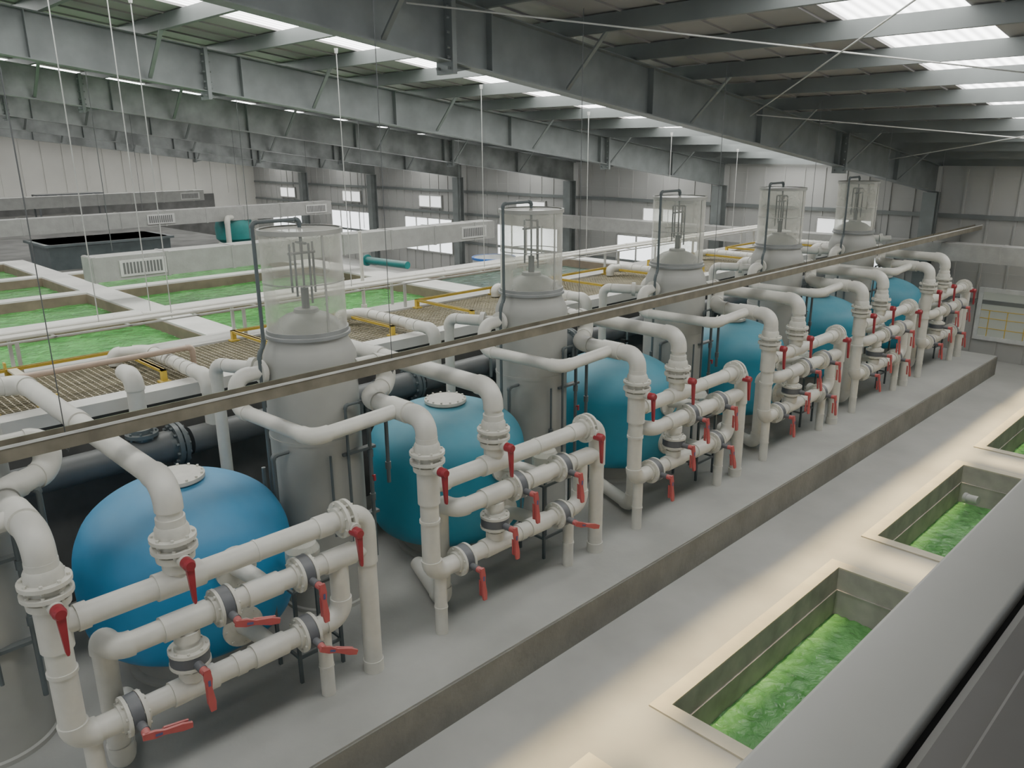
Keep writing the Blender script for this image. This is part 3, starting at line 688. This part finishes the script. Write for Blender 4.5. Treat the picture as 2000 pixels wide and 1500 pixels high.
for k in range(-1,6):
    y=P*k
    e=empty('dark_header_pipe',(-8.6,1.6+y,1.65),'thick dark grey PVC header pipe with bolted flange','pipe','dark header pipes'); base=e.location.copy()
    bm=B(); tube(bm,[(-8.6,y+.03,1.65),(-8.6,y+3.15,1.65)],.155,24); cylc(bm,(-8.6,y+2.83,1.65),(0,1,0),.175,.5,24); mk('pipe',bm,M_dark,e,base)
    bm=B(); flange(bm,(-8.6,y+3.16,1.65),(0,1,0),.24,.05,12); flange(bm,(-8.6,y+3.22,1.65),(0,1,0),.24,.04,12); mk('flange',bm,M_dgrey,e,base)
    bm=B(); box(bm,(-9.01,y+1.2,1.46),(-8.42,y+1.25,1.495)); box(bm,(-8.44,y+1.2,1.4),(-8.42,y+1.25,1.8)); mk('bracket',bm,M_steel,e,base,smooth=False)
bm=B(); tube(bm,[(-8.6,2.83,1.78),(-8.6,2.83,2.50),(-8.88,2.83,2.50)],.088,20,R=.16); cylc(bm,(-8.6,2.83,1.95),(0,0,1),.11,.08,20)
mk('vent_elbow_pipe',bm,M_pipe,base=(-8.6,2.83,1.78),label='white elbow pipe rising from the dark header',cat='pipe')
bm=B(); flange(bm,(-8.6,2.83,1.86),(0,0,1),.17,.04); mk('dark_flange',bm,M_dgrey,base=(-8.6,2.83,1.86),label='dark bolted flange under the white elbow',cat='flange')
for k in range(0,6):
    y=P*k
    bm=B(); tube(bm,[(-10.45,y+3.25,2.2),(-10.45,y+3.25,2.34),(-10.3,y+3.62,2.34),(-8.6,y+3.62,2.34),(-8.6,y+3.62,1.75)],.08,20,R=.14)
    for i in range(6): cylc(bm,(-9.9+i*.18,y+3.62,2.34),(1,0,0),.087,.03,20)
    mk('feed_pipe',bm,M_pipe,base=(-10.3,y+3.5,2.36),label='white banded feed pipe crossing the grating',cat='pipe',group='white feed pipes')
    bm=B(); tube(bm,[(-8.2,y+3.55,0),(-8.2,y+3.55,2.58),(-7.9,y+3.65,2.58),(-7.55,y+3.88,2.58)],.065,18,R=.12); cylc(bm,(-7.74,y+3.76,2.58),(.6,.4,0),.11,.06,20)
    mk('tower_inlet_pipe',bm,M_pipe,base=(-8.2,y+3.55,0),label='white elbow pipe feeding the grey tower',cat='pipe',group='tower inlet pipes')
bm=B(); tube(bm,[(-6.3,.2,.06),(-6.3,.55,.06),(-6.05,.6,.06)],.035,12); cyl(bm,(-6.3,.2,.06),(0,-1,0),.05,.07,14); mk('drain_fitting',bm,M_pipe,base=(-6.3,.3,.03),label='small white drain pipe fitting on the platform',cat='pipe')
# ================================================================ CAMERA + LIGHT
for (x,y,en,sx,sy) in ((-3.86,1.0,30,.08,5),(-3.86,6.0,42,.08,5),(-3.86,11.0,46,.08,5),(-3.86,16.0,46,.08,5),(-3.86,20.2,26,.08,3.2),(-3.0,5.08,9,1.1,.2),(-3.0,10.02,10,1.1,.2),(-3.0,14.85,10,1.1,.2)):  # narrow lamps added below the skylight to make the warm glow along trough edges
    ld=bpy.data.lights.new('added_trough_glow','AREA'); ld.shape='RECTANGLE'; ld.size=sx; ld.size_y=sy; ld.energy=en*.75; ld.color=(1,.76,.38); ld.spread=math.radians(9)
    lo=bpy.data.objects.new('added_trough_glow',ld); COL.objects.link(lo); lo.location=(x,y,zb(y)+.3)
cd=bpy.data.cameras.new('camera'); cam=bpy.data.objects.new('camera',cd); COL.objects.link(cam)
R=Matrix(((.7019,-.1974,.6844),(.7121,.2057,-.6713),(-.0083,.9585,.2850)))
cam.matrix_world=Matrix.Translation((0,0,4.8))@R.to_quaternion().to_matrix().to_4x4()
cd.sensor_width=36; cd.lens=36*1560/2000; cd.clip_start=.05; cd.clip_end=200
SC.camera=cam
w=bpy.data.worlds.new('world'); SC.world=w; w.use_nodes=True
bg=w.node_tree.nodes['Background']; bg.inputs[0].default_value=(.88,.94,1,1); bg.inputs[1].default_value=.75
try:
    SC.view_settings.look='AgX - Medium Low Contrast'
except Exception as ex: print('look',ex)
